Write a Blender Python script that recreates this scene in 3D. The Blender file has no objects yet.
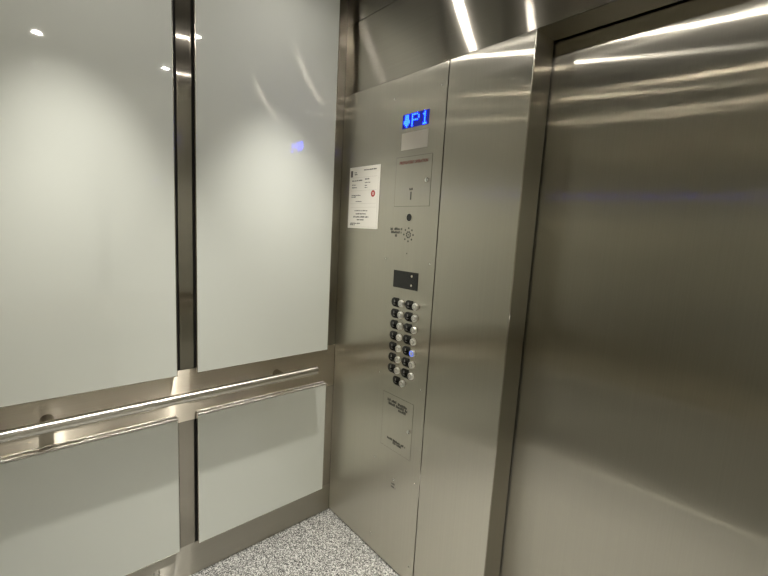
import bpy, bmesh, math, random
from mathutils import Vector, Matrix

random.seed(4)
sc = bpy.context.scene
col = sc.collection

# ------------------------------------------------------------------ dimensions (metres)
W, D, H = 2.085, 1.437, 2.573          # car: width (x), depth (-y), ceiling height
DOOR_H = 2.13                           # underside of transom
X_COP0, X_COP1 = 0.3335, 0.6385
X_JAMB = 0.974                          # edge of the return panel at the doorway
Y_DOOR = 0.115                          # face of the door behind the return
PT = 0.025                              # panel thickness

# ------------------------------------------------------------------ materials
def new_mat(name):
    m = bpy.data.materials.new(name); m.use_nodes = True
    nt = m.node_tree
    return m, nt, nt.nodes['Principled BSDF']

def plain(name, colour, rough=.5, metal=0., spec=.5, emit=None, es=0.):
    m, nt, b = new_mat(name)
    b.inputs['Base Color'].default_value = (*colour, 1)
    b.inputs['Roughness'].default_value = rough
    b.inputs['Metallic'].default_value = metal
    b.inputs['Specular IOR Level'].default_value = spec
    if emit:
        b.inputs['Emission Color'].default_value = (*emit, 1)
        b.inputs['Emission Strength'].default_value = es
    return m

def steel(name, colour, rough, grain, aniso=1.0, wave=0.0, wave_scale=1.6, streak=.06, wave_dir=None, soft=.30):
    """Brushed stainless steel. grain = axis index the brush lines run along; spread = axis the reflections smear along."""
    m, nt, b = new_mat(name)
    N, L = nt.nodes, nt.links
    N.remove(b)
    lobes = []
    for r, an in ((rough * .75, -.88 * aniso), (rough * 1.5, -.70 * aniso)):      # a crisp lobe and a soft one, both smeared across the grain
        g = N.new('ShaderNodeBsdfAnisotropic'); g.distribution = 'MULTI_GGX'
        g.inputs['Roughness'].default_value = r; g.inputs['Anisotropy'].default_value = an
        lobes.append(g)
    ms = N.new('ShaderNodeMixShader'); ms.inputs[0].default_value = soft
    L.new(lobes[0].outputs[0], ms.inputs[1]); L.new(lobes[1].outputs[0], ms.inputs[2])
    L.new(ms.outputs[0], N['Material Output'].inputs['Surface'])
    tc = N.new('ShaderNodeNewGeometry')
    mp = N.new('ShaderNodeMapping')
    s = [260., 260., 260.]; s[grain[0]] = 1.2
    mp.inputs['Scale'].default_value = s
    L.new(tc.outputs['Position'], mp.inputs['Vector'])
    nz = N.new('ShaderNodeTexNoise'); nz.inputs['Scale'].default_value = 1; nz.inputs['Detail'].default_value = 2
    L.new(mp.outputs[0], nz.inputs['Vector'])
    mr = N.new('ShaderNodeMapRange')
    mr.inputs['To Min'].default_value = 1 - streak; mr.inputs['To Max'].default_value = 1 + streak
    L.new(nz.outputs['Fac'], mr.inputs['Value'])
    mx = N.new('ShaderNodeVectorMath'); mx.operation = 'SCALE'
    mx.inputs[0].default_value = colour
    L.new(mr.outputs[0], mx.inputs['Scale'])
    [L.new(mx.outputs[0], g.inputs['Color']) for g in lobes]
    t = N.new('ShaderNodeCombineXYZ')
    for i in range(3): t.inputs[i].default_value = grain[1][i]
    [L.new(t.outputs[0], g.inputs['Tangent']) for g in lobes]
    if wave:
        mw = N.new('ShaderNodeMapping'); mw.inputs['Scale'].default_value = wave_dir or (1, 1, 1)
        L.new(tc.outputs['Position'], mw.inputs['Vector'])
        n3 = N.new('ShaderNodeTexNoise'); n3.inputs['Scale'].default_value = wave_scale; n3.inputs['Detail'].default_value = 0
        L.new(mw.outputs[0], n3.inputs['Vector'])
        bp = N.new('ShaderNodeBump'); bp.inputs['Strength'].default_value = 1; bp.inputs['Distance'].default_value = wave
        L.new(n3.outputs['Fac'], bp.inputs['Height']); [L.new(bp.outputs[0], g.inputs['Normal']) for g in lobes]
    return m

ST = (.58, .55, .48)
ZV_X = (2, (1, 0, 0))     # vertical grain on a wall facing y: reflections smear along x
ZV_Y = (2, (0, 1, 0))     # vertical grain on a wall facing x
XH_Z = (0, (0, 0, 1))     # grain along x, smear along z
YH_Z = (1, (0, 0, 1))     # grain along y, smear along z
M = {}
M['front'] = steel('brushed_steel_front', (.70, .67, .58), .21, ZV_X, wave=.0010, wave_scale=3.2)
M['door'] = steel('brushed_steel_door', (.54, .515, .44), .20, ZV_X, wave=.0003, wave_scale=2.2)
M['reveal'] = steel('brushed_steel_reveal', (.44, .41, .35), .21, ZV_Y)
M['transom'] = steel('brushed_steel_transom', ST, .19, XH_Z)
M['side'] = steel('brushed_steel_side', (.40, .37, .32), .19, ZV_Y)
M['band'] = steel('brushed_steel_band', (.66, .60, .50), .34, YH_Z, soft=.7)
M['kick'] = steel('brushed_steel_kickplate', ST, .30, YH_Z)
M['strip'] = plain('pale_floor_strip', (.80, .78, .72), .35)
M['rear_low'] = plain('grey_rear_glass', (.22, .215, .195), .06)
M['rear'] = steel('brushed_steel_rear', (.46, .43, .37), .12, ZV_X)
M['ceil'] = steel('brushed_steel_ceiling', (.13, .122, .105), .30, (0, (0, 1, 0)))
M['edge'] = plain('satin_steel_edge', (.62, .59, .53), .22, 1)
M['rail'] = steel('satin_steel_rail', (.72, .69, .63), .27, (2, (0, 1, 0)), aniso=.8, streak=.0)
M['cap_steel'] = steel('polished_cap_steel', (.74, .71, .65), .30, (2, (0, 1, 0)), streak=.0)
M['chrome'] = plain('chrome', (.82, .81, .78), .10, 1)
M['glass'] = plain('back_painted_white_glass', (.735, .758, .705), .03, spec=.9)
M['bracket'] = plain('dark_polished_bracket', (.42, .39, .33), .12, 1)
M['cap'] = plain('satin_button_metal', (.86, .85, .81), .30, 1)
M['gap'] = plain('dark_gap', (.012, .011, .010), .7)
M['black'] = plain('black_plastic', (.012, .012, .011), .25)
M['ink'] = plain('black_engraving', (.014, .012, .010), .6)
M['redink'] = plain('red_engraving', (.13, .035, .025), .6)
M['greyink'] = plain('grey_print', (.12, .11, .10), .7)
M['seal'] = plain('red_seal', (.42, .06, .055), .6)
M['paper'] = plain('paper', (.82, .79, .72), .35)
M['blank'] = plain('beige_plastic', (.52, .49, .43), .35)
M['white_mark'] = plain('white_mark', (.16, .155, .14), .5)
M['screen'] = plain('blue_screen', (.0, .0, .02), .2, emit=(.008, .03, 1.), es=.28)
M['pixel'] = plain('cyan_screen_pixel', (0, .02, .05), .3, emit=(.003, .017, 1.), es=50)
M['halo'] = plain('blue_lit_ring', (.1, .12, .3), .3, emit=(.10, .22, 1.), es=1.1)
M['led'] = plain('amber_indicator', (.45, .42, .33), .3)
M['lens'] = plain('lamp_lens', (.8, .8, .8), .3, emit=(1., .95, .87), es=320)
M['shaft'] = plain('dark_shaft', (.02, .02, .02), .9)

def carpet():
    m, nt, b = new_mat('grey_flecked_carpet'); N, L = nt.nodes, nt.links
    g = N.new('ShaderNodeNewGeometry')
    n1 = N.new('ShaderNodeTexNoise'); n1.inputs['Scale'].default_value = 215; n1.inputs['Detail'].default_value = 3; n1.inputs['Roughness'].default_value = .7
    v = N.new('ShaderNodeTexVoronoi'); v.inputs['Scale'].default_value = 280
    for n in (n1, v): L.new(g.outputs['Position'], n.inputs['Vector'])
    sep = N.new('ShaderNodeSeparateColor'); L.new(v.outputs['Color'], sep.inputs[0])
    ad = N.new('ShaderNodeMath'); ad.operation = 'MULTIPLY_ADD'; ad.inputs[1].default_value = .55
    L.new(sep.outputs[0], ad.inputs[0])
    h = N.new('ShaderNodeMath'); h.operation = 'MULTIPLY'; h.inputs[1].default_value = .45
    L.new(n1.outputs['Fac'], h.inputs[0]); L.new(h.outputs[0], ad.inputs[2])
    r = N.new('ShaderNodeValToRGB'); r.color_ramp.interpolation = 'LINEAR'
    e = r.color_ramp.elements
    e[0].position = .27; e[0].color = (.04, .04, .04, 1)
    e[1].position = .74; e[1].color = (.56, .56, .535, 1)
    k = e.new(.5); k.color = (.20, .198, .19, 1)
    L.new(ad.outputs[0], r.inputs[0]); L.new(r.outputs[0], b.inputs['Base Color'])
    b.inputs['Roughness'].default_value = .95; b.inputs['Specular IOR Level'].default_value = .1
    bp = N.new('ShaderNodeBump'); bp.inputs['Strength'].default_value = .8; bp.inputs['Distance'].default_value = .004
    L.new(ad.outputs[0], bp.inputs['Height']); L.new(bp.outputs[0], b.inputs['Normal'])
    return m
M['carpet'] = carpet()

# ------------------------------------------------------------------ mesh helpers
class MB:
    def __init__(self): self.bm = bmesh.new()
    def box(self, a, b, bevel=0, seg=2):
        bm = bmesh.new(); bmesh.ops.create_cube(bm, size=1)
        a, b = Vector(a), Vector(b); c = (a + b) / 2; s = b - a
        for v in bm.verts: v.co = Vector((v.co.x * s.x, v.co.y * s.y, v.co.z * s.z)) + c
        if bevel: bmesh.ops.bevel(bm, geom=list(bm.edges), offset=bevel, segments=seg, affect='EDGES', profile=.5)
        return self._merge(bm)
    def cyl(self, p, axis, r, h, r2=None, seg=32, bevel=0):
        """cylinder starting at p, running h along axis"""
        bm = bmesh.new()
        bmesh.ops.create_cone(bm, cap_ends=True, segments=seg, radius1=r, radius2=r if r2 is None else r2, depth=h)
        if bevel:
            es = [e for e in bm.edges if abs(e.verts[0].co.z - e.verts[1].co.z) < 1e-6 and e.verts[0].co.z > 0]
            bmesh.ops.bevel(bm, geom=es, offset=bevel, segments=3, affect='EDGES', profile=.5)
        q = Vector((0, 0, 1)).rotation_difference(Vector(axis).normalized())
        for v in bm.verts: v.co = q @ (v.co + Vector((0, 0, h / 2))) + Vector(p)
        return self._merge(bm)
    def ring(self, p, axis, r0, r1, h, seg=40):
        bm = bmesh.new(); q = Vector((0, 0, 1)).rotation_difference(Vector(axis).normalized())
        rows = []
        for i in range(seg):
            a = 2 * math.pi * i / seg; c, s = math.cos(a), math.sin(a)
            rows.append([bm.verts.new(q @ Vector((r * c, r * s, z)) + Vector(p)) for r, z in ((r0, 0), (r0, h), (r1, h), (r1, 0))])
        for i in range(seg):
            A, B = rows[i], rows[(i + 1) % seg]
            for k in range(4): bm.faces.new((A[k], A[(k + 1) % 4], B[(k + 1) % 4], B[k]))
        bmesh.ops.recalc_face_normals(bm, faces=bm.faces)
        return self._merge(bm)
    def tube(self, pts, r, seg=16):
        bm = bmesh.new(); pts = [Vector(p) for p in pts]; rings = []
        for i, p in enumerate(pts):
            t = (pts[min(i + 1, len(pts) - 1)] - pts[max(i - 1, 0)]).normalized()
            q = Vector((0, 0, 1)).rotation_difference(t)
            rings.append([bm.verts.new(q @ Vector((r * math.cos(2 * math.pi * k / seg), r * math.sin(2 * math.pi * k / seg), 0)) + p) for k in range(seg)])
        for i in range(len(rings) - 1):
            for k in range(seg):
                bm.faces.new((rings[i][k], rings[i][(k + 1) % seg], rings[i + 1][(k + 1) % seg], rings[i + 1][k]))
        bm.faces.new(rings[0][::-1]); bm.faces.new(rings[-1])
        bmesh.ops.recalc_face_normals(bm, faces=bm.faces)
        return self._merge(bm)
    def _merge(self, bm):
        me = bpy.data.meshes.new('tmp'); bm.to_mesh(me); bm.free()
        self.bm.from_mesh(me); bpy.data.meshes.remove(me)
        return self
    def build(self, name, mat, parent=None, smooth=False):
        me = bpy.data.meshes.new(name); self.bm.to_mesh(me); self.bm.free()
        me.materials.append(mat)
        if smooth:
            for p in me.polygons: p.use_smooth = len(p.vertices) == 4
            # keep caps and sharp steps crisp
            try: me.set_sharp_from_angle(angle=math.radians(40))
            except Exception: pass
        o = bpy.data.objects.new(name, me); col.objects.link(o)
        if parent:
            o.parent = parent
            o.matrix_parent_inverse = Matrix.Translation(-world_loc(parent))
        return o

def world_loc(o):
    v = Vector(o.location)
    return v if not o.parent else v

def empty(name, loc, label=None, cat=None, group=None, kind=None):
    o = bpy.data.objects.new(name, None); o.empty_display_size = .05; col.objects.link(o); o.location = loc
    return tag(o, label, cat, group, kind)

def tag(o, label=None, cat=None, group=None, kind=None):
    if label: o['label'] = label
    if cat: o['category'] = cat
    if group: o['group'] = group
    if kind: o['kind'] = kind
    return o

def struct(name, mb, mat, parent=None, label=None):
    o = mb.build(name, mat, parent)
    if not parent: o['kind'] = 'structure'
    if label: o['label'] = label
    return o

def text_mesh(name, body, size, loc, mat, parent, width=None, y_thick=.0003):
    """engraved or printed lettering standing on a plane that faces -y"""
    cu = bpy.data.curves.new(name, 'FONT'); cu.body = body; cu.size = size; cu.align_x = 'CENTER'; cu.align_y = 'CENTER'
    cu.extrude = y_thick; cu.offset = size * .035; cu.resolution_u = 2
    tmp = bpy.data.objects.new('tmp', cu); col.objects.link(tmp)
    bpy.context.view_layer.update()
    me = bpy.data.meshes.new_from_object(tmp.evaluated_get(bpy.context.evaluated_depsgraph_get()))
    bpy.data.objects.remove(tmp); bpy.data.curves.remove(cu)
    xs = [v.co.x for v in me.vertices]; w0 = max(xs) - min(xs)
    k = (width / w0) if width else 1
    for v in me.vertices:
        x, y, z = v.co
        v.co = Vector((x * k + loc[0], loc[1] - z, y + loc[2]))
    me.name = name; me.materials.clear(); me.materials.append(mat)
    o = bpy.data.objects.new(name, me); col.objects.link(o)
    if parent:
        o.parent = parent; o.matrix_parent_inverse = Matrix.Translation(-world_loc(parent))
    return o

def scribble(mb, x0, x1, z, h, y, words=None, t=.0003):
    """a line of print too small to read: word-length runs of short strokes"""
    x = x0
    while x < x1 - h * .3:
        n = random.randint(3, 8)
        for k in range(n):
            if x > x1: break
            w = h * random.uniform(.35, .6); hh = h * random.choice((.7, .8, 1, 1))
            mb.box((x, y - t, z - h / 2), (min(x + w, x1), y, z - h / 2 + hh))
            x += w + h * .14
        x += h * .5
    return mb

# ------------------------------------------------------------------ the shell
struct('floor', MB().box((-.03, -D - .03, -.03), (W + .03, .16, 0)), M['carpet'])
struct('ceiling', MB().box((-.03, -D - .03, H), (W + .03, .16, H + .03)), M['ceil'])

def side_wall(name, x, s):
    """s=+1: wall whose face looks to +x (left wall); s=-1 the opposite one"""
    root = empty(name, (x, -D / 2, 0), kind='structure')
    def bx(a, b, t, bv=0):   # y range, z range, depth from wall face
        xa, xb = sorted((x + s * t[0], x + s * t[1]))
        return MB().box((xa, a[0], b[0]), (xb, a[1], b[1]), bv)
    bx((-D - .02, .02), (0, H), (-.03, -.004)).build('backing', M['gap'], root)
    # vertical strips, band behind the handrail and kickplate: separate sheets with hairline joints
    bx((-.738, -.6875), (.922, H), (-.004, 0)).build('mullion', M['side'], root)
    bx((-.06 - .02, -.001), (.922, H), (-.004, 0)).build('corner_stile', M['side'], root)
    bx((-D + .001, -D + .085), (.922, H), (-.004, 0)).build('corner_stile', M['side'], root)
    for a, b in ((-D + .085, -.7565), (-.6765, -.08)):
        bx((a, b), (.922, H), (-.004, -.001)).build('upper_sheet', M['side'], root)
    bx((-D + .001, -.001), (.705, .9212), (-.004, 0)).build('handrail_band', M['band'], root)
    bx((-.7455, -.689), (.150, .7042), (-.004, 0)).build('mullion', M['side'], root)
    bx((-.08, -.001), (.150, .7042), (-.004, 0)).build('corner_stile', M['side'], root)
    bx((-D + .001, -D + .085), (.150, .7042), (-.004, 0)).build('corner_stile', M['side'], root)
    for a, b in ((-D + .085, -.7565), (-.6765, -.08)):
        bx((a, b), (.150, .7042), (-.004, -.001)).build('lower_sheet', M['side'], root)
    return root
wl = side_wall('wall_left', 0, 1)
wr = side_wall('wall_right', W, -1)

# kickplates, the left one with its pair of ventilation slots
def kick(name, x, s):
    xa, xb = sorted((x - s * .004, x))
    root = empty(name, (x, -D / 2, 0), kind='structure')
    m = MB()
    m.box((xa, -D + .001, 0.0005), (xb, -.001, .1495))
    m.build('kickplate', M['kick'], root)
    for y in (-.828, -.846):
        a, b = sorted((x, x + s * .0022))
        MB().box((a, y - .0035, .015), (b, y + .0035, .092), .001).build('vent_louver', M['edge'], root)
    return root
kick('baseboard_left', 0, 1); kick('baseboard_right', W, -1)

# rear wall
rear = empty('wall_rear', (W / 2, -D, 0), kind='structure')
MB().box((-.03, -D - .03, 0), (W + .03, -D - .004, H)).build('backing', M['gap'], rear)
MB().box((0, -D - .004, 0), (W, -D, H)).build('steel_sheet', M['rear'], rear)
for i in range(3):
    a = .06 + i * .67; b = a + .62
    MB().box((a, -D, .93), (b, -D + .02, H - .02), .0015).build('upper_panel', M['rear'], rear)
    MB().box((a, -D, .154), (b, -D + .02, .60), .0015).build('lower_panel_lit_part', M['rear_low'], rear)  # rear handrail's shadow edge is built in: the grey lit part stops there

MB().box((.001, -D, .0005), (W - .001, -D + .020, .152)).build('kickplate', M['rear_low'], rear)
MB().box((.001, -D, .0005), (W - .001, -D + .034, .012), .005, 4).build('floor_strip', M['strip'], rear, True)

# front wall: sheets around the control panel and the doorway
front = empty('wall_front', (.5, 0, 0), kind='structure')
MB().box((-.03, .004, 0), (X_JAMB - .02, .03, H)).build('backing', M['gap'], front)
MB().box((.0012, 0, .007), (X_COP0 - .0008, .004, DOOR_H - .001)).build('return_panel', M['front'], front)
jb = MB().box((.6428, 0, .007), (X_JAMB, .004, DOOR_H - .001)).build('jamb_panel', M['front'], front)
MB().box((X_JAMB - .0016, -.0010, .001), (X_JAMB, .0, DOOR_H - .001)).build('jamb_edge', M['edge'], front)
MB().box((.0012, 0, DOOR_H), (W - .0012, .004, 2.4335)).build('transom_panel', M['transom'], front)
MB().box((.0012, 0, 2.4365), (W - .0012, .004, H)).build('top_panel', M['transom'], front)
MB().box((0, .004, DOOR_H + .002), (W, .03, H)).build('backing', M['gap'], front)
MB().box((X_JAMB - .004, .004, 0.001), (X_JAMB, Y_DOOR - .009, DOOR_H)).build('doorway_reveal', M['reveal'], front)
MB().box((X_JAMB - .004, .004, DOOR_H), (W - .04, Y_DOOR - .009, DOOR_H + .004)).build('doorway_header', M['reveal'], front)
MB().box((W - .045, 0, 0.001), (W, .004, DOOR_H - .001)).build('jamb_panel', M['front'], front)
MB().box((W - .045, .004, 0.001), (W - .041, Y_DOOR - .009, DOOR_H)).build('doorway_reveal', M['reveal'], front)
# shaft behind the gaps
MB().box((X_JAMB - .06, .145, -.02), (W + .03, .16, DOOR_H + .1)).build('shaft_wall', M['shaft'], front)

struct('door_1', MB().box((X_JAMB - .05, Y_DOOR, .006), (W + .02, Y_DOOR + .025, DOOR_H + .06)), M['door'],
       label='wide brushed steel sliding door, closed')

# ------------------------------------------------------------------ glass panels on the side walls
def glass_panel(x, s, y0, y1, z0, z1, label, group='white glass wall panels'):
    root = empty('glass_panel', (x, (y0 + y1) / 2, z0), label, 'glass panel', group)
    f = .0022
    def bx(a, b, t):
        xa, xb = sorted((x + s * t[0], x + s * t[1])); return (xa, a[0], b[0]), (xb, a[1], b[1])
    m = MB()
    m.box(*bx((y0 + .003, y1 - .003), (z0 + .003, z1 - .006), (.0003, .009)))
    m.build('backing_pan', M['gap'], root)
    m = MB()                                # edge trim: four thin steel strips
    m.box(*bx((y0, y0 + f), (z0, z1), (.009, PT + .0006)), .0004)
    m.box(*bx((y1 - f, y1), (z0, z1), (.009, PT + .0006)), .0004)
    m.box(*bx((y0 + f, y1 - f), (z0, z0 + f), (.009, PT + .0006)), .0004)
    m.build('edge_trim', M['edge'], root)
    m = MB()                                # rounded cap along the top and the clip it hangs from
    m.box(*bx((y0, y1), (z1 - .011, z1), (.010, PT + .0012)), .0048, 5)
    m.build('top_cap', M['cap_steel'], root, True)
    m = MB(); m.box(*bx((y0, y1), (z1 - .006, z1 + .004), (.0003, .0070)), .0030, 5)
    m.build('hanging_clip', M['cap_steel'], root, True)
    MB().box(*bx((y0 + f, y1 - f), (z0 + f, z1 - .011), (.009, PT)), .0006).build('glass_face', M['glass'], root)
    return root
PY = ((-1.375, -.754), (-.6815, -.0615))
glass_panel(0, 1, *PY[0], .908, 2.555, 'tall white glass panel farthest left, above the handrail')
glass_panel(0, 1, *PY[1], .908, 2.555, 'tall white glass panel above the handrail, beside the front corner')
glass_panel(0, 1, *PY[0], .154, .736, 'low white glass panel farthest left, below the handrail')
glass_panel(0, 1, *PY[1], .154, .736, 'low white glass panel below the handrail, beside the front corner')
for py in PY:
    for z0, z1, w in ((.908, 2.555, 'tall'), (.154, .736, 'low')):
        glass_panel(W, -1, *py, z0, z1, '%s white glass panel on the right wall, %s' % (w, 'nearest the rear wall' if py[0] < -1 else 'nearest the door'))

# ------------------------------------------------------------------ handrails
def handrail(x, s, y0, y1, brackets, label):
    root = empty('handrail', (x, (y0 + y1) / 2, .83), label, 'handrail', 'handrails along the side walls')
    xr = x + s * .062; r = .0187
    MB().cyl((xr, y0 + .0, .83), (0, 1, 0), r, y1 - y0, seg=48, bevel=.002).build('rail', M['rail'], root, True)
    for y in brackets:
        MB().cyl((x + s * .0004, y, .83), (s, 0, 0), .0190, .055, seg=36).build('bracket', M['bracket'], root, True)
    return root
handrail(0, 1, -1.34, -.145, (-.325, -1.148), 'round steel handrail across the left wall between white glass panels')
handrail(W, -1, -1.30, -.20, (-1.10, -.62), 'round steel handrail on the right wall')

# ------------------------------------------------------------------ control panel
cop = empty('control_panel', (.486, 0, 0), 'tall brushed steel control panel with floor buttons and blue floor display', 'control panel')
MB().box((X_COP0, -.0012, .008), (X_COP1, .004, DOOR_H - .0015), .0004).build('faceplate', M['front'], cop)
Y = -.0012                                      # face of the plate

# blue floor display: arrow, P, 1 in lit dots
scr = MB().box((.414, Y - .0012, 1.9225), (.558, Y, 1.9765)).build('floor_display', M['screen'], cop)
scr['label'] = 'blue floor display showing a down arrow and P1'
GL = {'arrow': ['01110', '01110', '01110', '11111', '11111', '01110', '00100'],
      'P': ['11110', '10001', '10001', '11110', '10000', '10000', '10000'],
      'one': ['00100', '01100', '00100', '00100', '00100', '00100', '01110']}
for key, x0, px in (('arrow', .4245, .0070), ('P', .4690, .0088), ('one', .5234, .0066)):
    m = MB(); pz = .0070
    for r, row in enumerate(GL[key]):
        for c, ch in enumerate(row):
            if ch == '1':
                cx, cz = x0 + c * px, 1.9705 - r * pz
                m.box((cx - .0026, Y - .0016, cz - .0026), (cx + .0026, Y - .0011, cz + .0026))
    m.build({'arrow': 'arrow_symbol', 'P': 'letter', 'one': 'digit'}[key], M['pixel'], scr)
MB().box((.414, Y - .0015, 1.838), (.560, Y, 1.905), .0006).build('blank_window', M['blank'], cop)

# locked service doors
def service_door(x0, x1, z0, z1, name):
    d = MB().box((x0 + .0012, Y - .0006, z0 + .0012), (x1 - .0012, Y, z1 - .0012)).build(name, M['front'], cop)
    g = MB()
    for a, b in (((x0, z0), (x1, z0 + .0012)), ((x0, z1 - .0012), (x1, z1)), ((x0, z0), (x0 + .0012, z1)), ((x1 - .0012, z0), (x1, z1))):
        g.box((a[0], Y - .0003, a[1]), (b[0], Y, b[1]))
    g.build('door_gap', M['ink'], d)
    return d
d1 = service_door(.390, .590, 1.614, 1.812, 'service_door')
d1['label'] = 'upper service door with red engraved heading'
text_mesh('engraved_heading', "FIREFIGHTERS' OPERATION", .0165, (.489, Y - .0007, 1.788), M['redink'], d1, .158)
k = MB().cyl((.572, Y - .0006, 1.713), (0, -1, 0), .0095, .008, seg=28, bevel=.002).build('lock', M['chrome'], d1, True)
MB().box((.571, Y - .0090, 1.708), (.573, Y - .0085, 1.718)).build('key_slot', M['ink'], k)
m = MB(); scribble(m, .476, .496, 1.6825, .0085, Y - .0006); m.box((.4830, Y - .0010, 1.640), (.4892, Y - .0006, 1.672)); m.build('key_switch_mark', M['ink'], d1)
d2 = service_door(.390, .579, .556, .806, 'service_door')
d2['label'] = 'lower service door with black engraved lines'
m = MB()
for z, a, b in ((.778, .420, .478), (.775, .486, .545), (.762, .428, .545), (.749, .490, .540)): scribble(m, a, b, z, .0115, Y - .0006)
m.build('engraved_text', M['ink'], d2)
m = MB()
for z, a, b in ((.603, .432, .545), (.591, .468, .520)): scribble(m, a, b, z, .0100, Y - .0006)
m.build('engraved_text', M['ink'], d2)
k = MB().cyl((.564, Y - .0006, .682), (0, -1, 0), .0095, .008, seg=28, bevel=.002).build('lock', M['chrome'], d2, True)
MB().box((.563, Y - .0090, .677), (.565, Y - .0085, .687)).build('key_slot', M['ink'], k)

# camera lens, speaker, small print
c = MB().cyl((.485, Y, 1.570), (0, -1, 0), .0150, .0015, seg=36).build('camera_window', M['black'], cop, True)
MB().ring((.485, Y, 1.570), (0, -1, 0), .0150, .0168, .0018).build('bezel', M['edge'], c, True)
m = MB()
for i in range(8):
    a = math.pi / 4 * i
    m.cyl((.4855 + .0265 * math.cos(a), Y, 1.5005 + .0265 * math.sin(a)), (0, -1, 0), .0039, .0004, seg=12)
for i in range(8):
    a = math.pi / 4 * (i + .5)
    m.cyl((.4855 + .0115 * math.cos(a), Y, 1.5005 + .0115 * math.sin(a)), (0, -1, 0), .0038, .0004, seg=12)
m.cyl((.4855, Y, 1.5005), (0, -1, 0), .0030, .0004, seg=12)
m.build('speaker_holes', M['ink'], cop)
m = MB()
scribble(m, .376, .390, 1.5215, .0105, Y); scribble(m, .400, .447, 1.5225, .0105, Y)
scribble(m, .381, .444, 1.5085, .0105, Y); scribble(m, .406, .418, 1.4945, .010, Y)
m.build('engraved_text', M['ink'], cop)
MB().cyl((.483, Y, 1.424), (0, -1, 0), .0028, .0004, seg=12).build('microphone_hole', M['ink'], cop)
w = MB().box((.413, Y - .0015, 1.278), (.557, Y, 1.3505), .0005).build('dark_window', M['black'], cop)
for z in (1.334, 1.296):
    MB().cyl((.521, Y - .0014, z), (0, -1, 0), .0048, .0008, seg=16).build('indicator_light', M['led'], w)
for x in (.3575, .6125):
    for z in (2.05, 1.393, .882, .471, .085):
        MB().cyl((x, Y, z), (0, -1, 0), .0042, .0012, r2=.003, seg=16).build('screw', M['chrome'], cop, True)
# small key switch near the foot
k = MB().cyl((.490, Y, .428), (0, -1, 0), .006, .004, seg=20, bevel=.001).build('key_switch', M['chrome'], cop, True)
m = MB(); scribble(m, .476, .500, .404, .008, Y); scribble(m, .474, .502, .389, .008, Y)
m.build('engraved_text', M['ink'], cop)

# floor buttons
def button(xp, z, lit=False):
    dx = .0455
    p = MB().cyl((xp + dx, Y, z), (0, -1, 0), .0165, .0030, seg=32, bevel=.0008).build('floor_button', M['edge'], cop, True)
    MB().cyl((xp + dx, Y - .003, z), (0, -1, 0), .0140, .0095, seg=32, bevel=.0022).build('button_cap', M['cap'], p, True)
    if lit:
        MB().ring((xp + dx, Y - .0125, z), (0, -1, 0), .0082, .0120, .0006).build('lit_ring', M['halo'], p, True)
        p['label'] = 'floor button with a lit blue ring'
    else:
        MB().ring((xp + dx, Y - .0125, z), (0, -1, 0), .0075, .0088, .0004).build('ring_groove', M['greyink'], p, True)
    t = MB().cyl((xp, Y, z), (0, -1, 0), .0195, .0016, seg=32, bevel=.0005).box((xp, Y - .0016, z - .0195), (xp + .027, Y, z + .0195), .0005).build('tactile_plate', M['black'], p, True)
    m = MB(); m.box((xp - .003, Y - .0021, z - .001), (xp + .002, Y - .0015, z + .009)); m.box((xp - .006, Y - .0019, z - .010), (xp + .006, Y - .0015, z - .008))
    m.build('raised_mark', M['white_mark'], p)
for kx, xp in enumerate((.4285, .5115)):
    for i in range(7): button(xp, 1.2140 - i * .0485 + (0.001 if kx else 0), kx == 1 and i == 4)
button(.464, .8765)

# ------------------------------------------------------------------ certificate on the return panel
ce = empty('inspection_certificate', (.178, -.001, 1.516), 'white printed certificate with a red seal on the steel wall', 'notice')
x0, x1, z0, z1 = .071, .2915, 1.5175, 1.7965
MB().box((x0, -.0030, z0), (x1, -.0004, z1), .0003).build('sheet', M['paper'], ce)
yy = -.0030
m = MB()
m.box((.080, yy - .0003, 1.752), (.096, yy, 1.781)); 
scribble(m, .108, .125, 1.772, .005, yy); scribble(m, .108, .132, 1.763, .005, yy)
scribble(m, .178, .268, 1.780, .005, yy)
m.build('printed_heading', M['greyink'], ce); m = MB()
scribble(m, .092, .172, 1.735, .0055, yy); scribble(m, .188, .218, 1.739, .0055, yy); scribble(m, .188, .226, 1.724, .004, yy)
scribble(m, .092, .122, 1.716, .004, yy); scribble(m, .188, .206, 1.711, .004, yy); scribble(m, .092, .130, 1.704, .005, yy); scribble(m, .188, .206, 1.702, .004, yy)
m.build('printed_details', M['greyink'], ce); m = MB()
scribble(m, .092, .160, 1.668, .004, yy); scribble(m, .092, .124, 1.661, .005, yy)
scribble(m, .125, .170, 1.640, .004, yy)
m.build('printed_validity', M['greyink'], ce); m = MB()
scribble(m, .120, .215, 1.598, .0045, yy); scribble(m, .130, .205, 1.584, .006, yy); scribble(m, .112, .224, 1.570, .007, yy); scribble(m, .140, .195, 1.557, .006, yy)
m.build('printed_statement', M['greyink'], ce); m = MB()
scribble(m, .088, .165, 1.540, .005, yy); scribble(m, .088, .125, 1.533, .005, yy)
m.build('printed_footer', M['greyink'], ce)
m = MB()
for z in (1.689, 1.630, 1.613, 1.748):
    m.box((.085, yy - .0002, z), (.272, yy, z + .0008))
m.box((.076, yy - .0002, 1.524), (.0768, yy, 1.745)); m.box((.279, yy - .0002, 1.524), (.2798, yy, 1.745)); m.box((.076, yy - .0002, 1.524), (.2798, yy, 1.5248))
m.build('ruled_lines', M['blank'], ce)
m = MB().ring((.249, yy, 1.673), (0, -1, 0), .006, .0145, .0004); m.cyl((.249, yy, 1.673), (0, -1, 0), .003, .0004, seg=16)
m.build('red_seal', M['seal'], ce)

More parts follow.
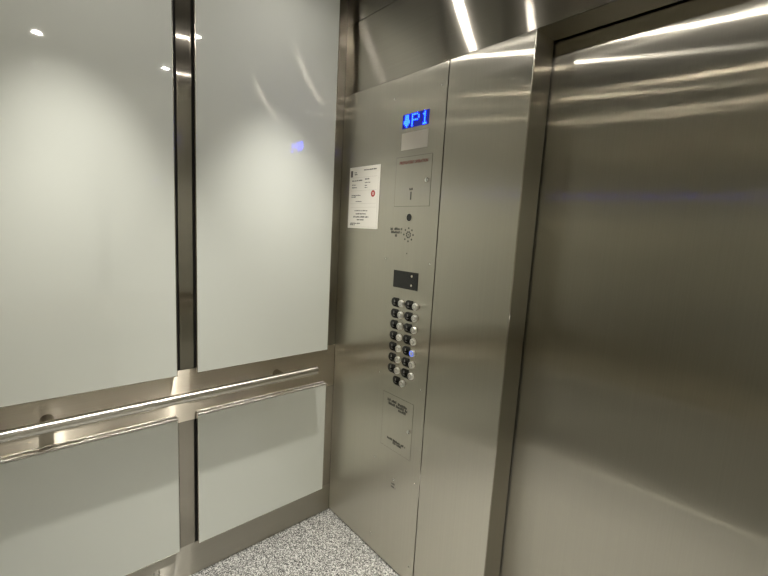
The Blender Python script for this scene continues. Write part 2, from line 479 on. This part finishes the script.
# ------------------------------------------------------------------ ceiling downlights
n = 0
for j, y in enumerate((-.362, -1.053)):
    for i, x in enumerate((.347, 1.042, 1.737)):
        row = ('over the doorway side', 'over the rear side')[j]
        pos = ('by the left wall', 'in the middle', 'by the right wall')[i]
        root = empty('downlight', (x, y, H), 'small round ceiling downlight %s, %s' % (row, pos), 'downlight', 'ceiling downlights')
        MB().ring((x, y, H), (0, 0, -1), .022, .036, .0035).build('bezel', M['edge'], root, True)
        MB().cyl((x, y, H), (0, 0, -1), .022, .0035, seg=32).build('lens', M['lens'], root)
        ld = bpy.data.lights.new('lamp', 'SPOT'); ld.energy = 135; ld.color = (1., .968, .885)
        ld.spot_size = math.radians(61); ld.spot_blend = 1.0; ld.shadow_soft_size = .015
        lo = bpy.data.objects.new('lamp', ld); col.objects.link(lo); lo.parent = root; lo.location = (0, 0, -.028)

# ------------------------------------------------------------------ camera
cd = bpy.data.cameras.new('camera'); cam = bpy.data.objects.new('camera', cd); col.objects.link(cam)
cd.sensor_fit = 'HORIZONTAL'; cd.sensor_width = 36; cd.lens = 407.07 / 768 * 36; cd.clip_start = .01
R = Vector((0.66040764, 0.74894167, 0.05429658)); U = Vector((-0.13680997, 0.04890889, 0.98938918)); F = Vector((-0.73833921, 0.66082849, -0.13476249))
mw = Matrix((R, U, -F)).transposed().to_4x4(); mw.translation = (1.67304, -1.18120, 1.50401)
cam.matrix_world = mw
sc.camera = cam

w = bpy.data.worlds.new('world'); sc.world = w; w.use_nodes = True
w.node_tree.nodes['Background'].inputs[0].default_value = (0, 0, 0, 1)
sc.view_settings.view_transform = 'Standard'; sc.view_settings.look = 'None'
sc.view_settings.exposure = -0.25; sc.view_settings.gamma = 1; sc.view_settings.use_curve_mapping = False
cy = sc.cycles
cy.use_denoising = True
try: cy.denoiser = 'OPENIMAGEDENOISE'
except Exception: pass
cy.max_bounces = 16; cy.diffuse_bounces = 8; cy.glossy_bounces = 12
cy.sample_clamp_indirect = 40; cy.blur_glossy = .3
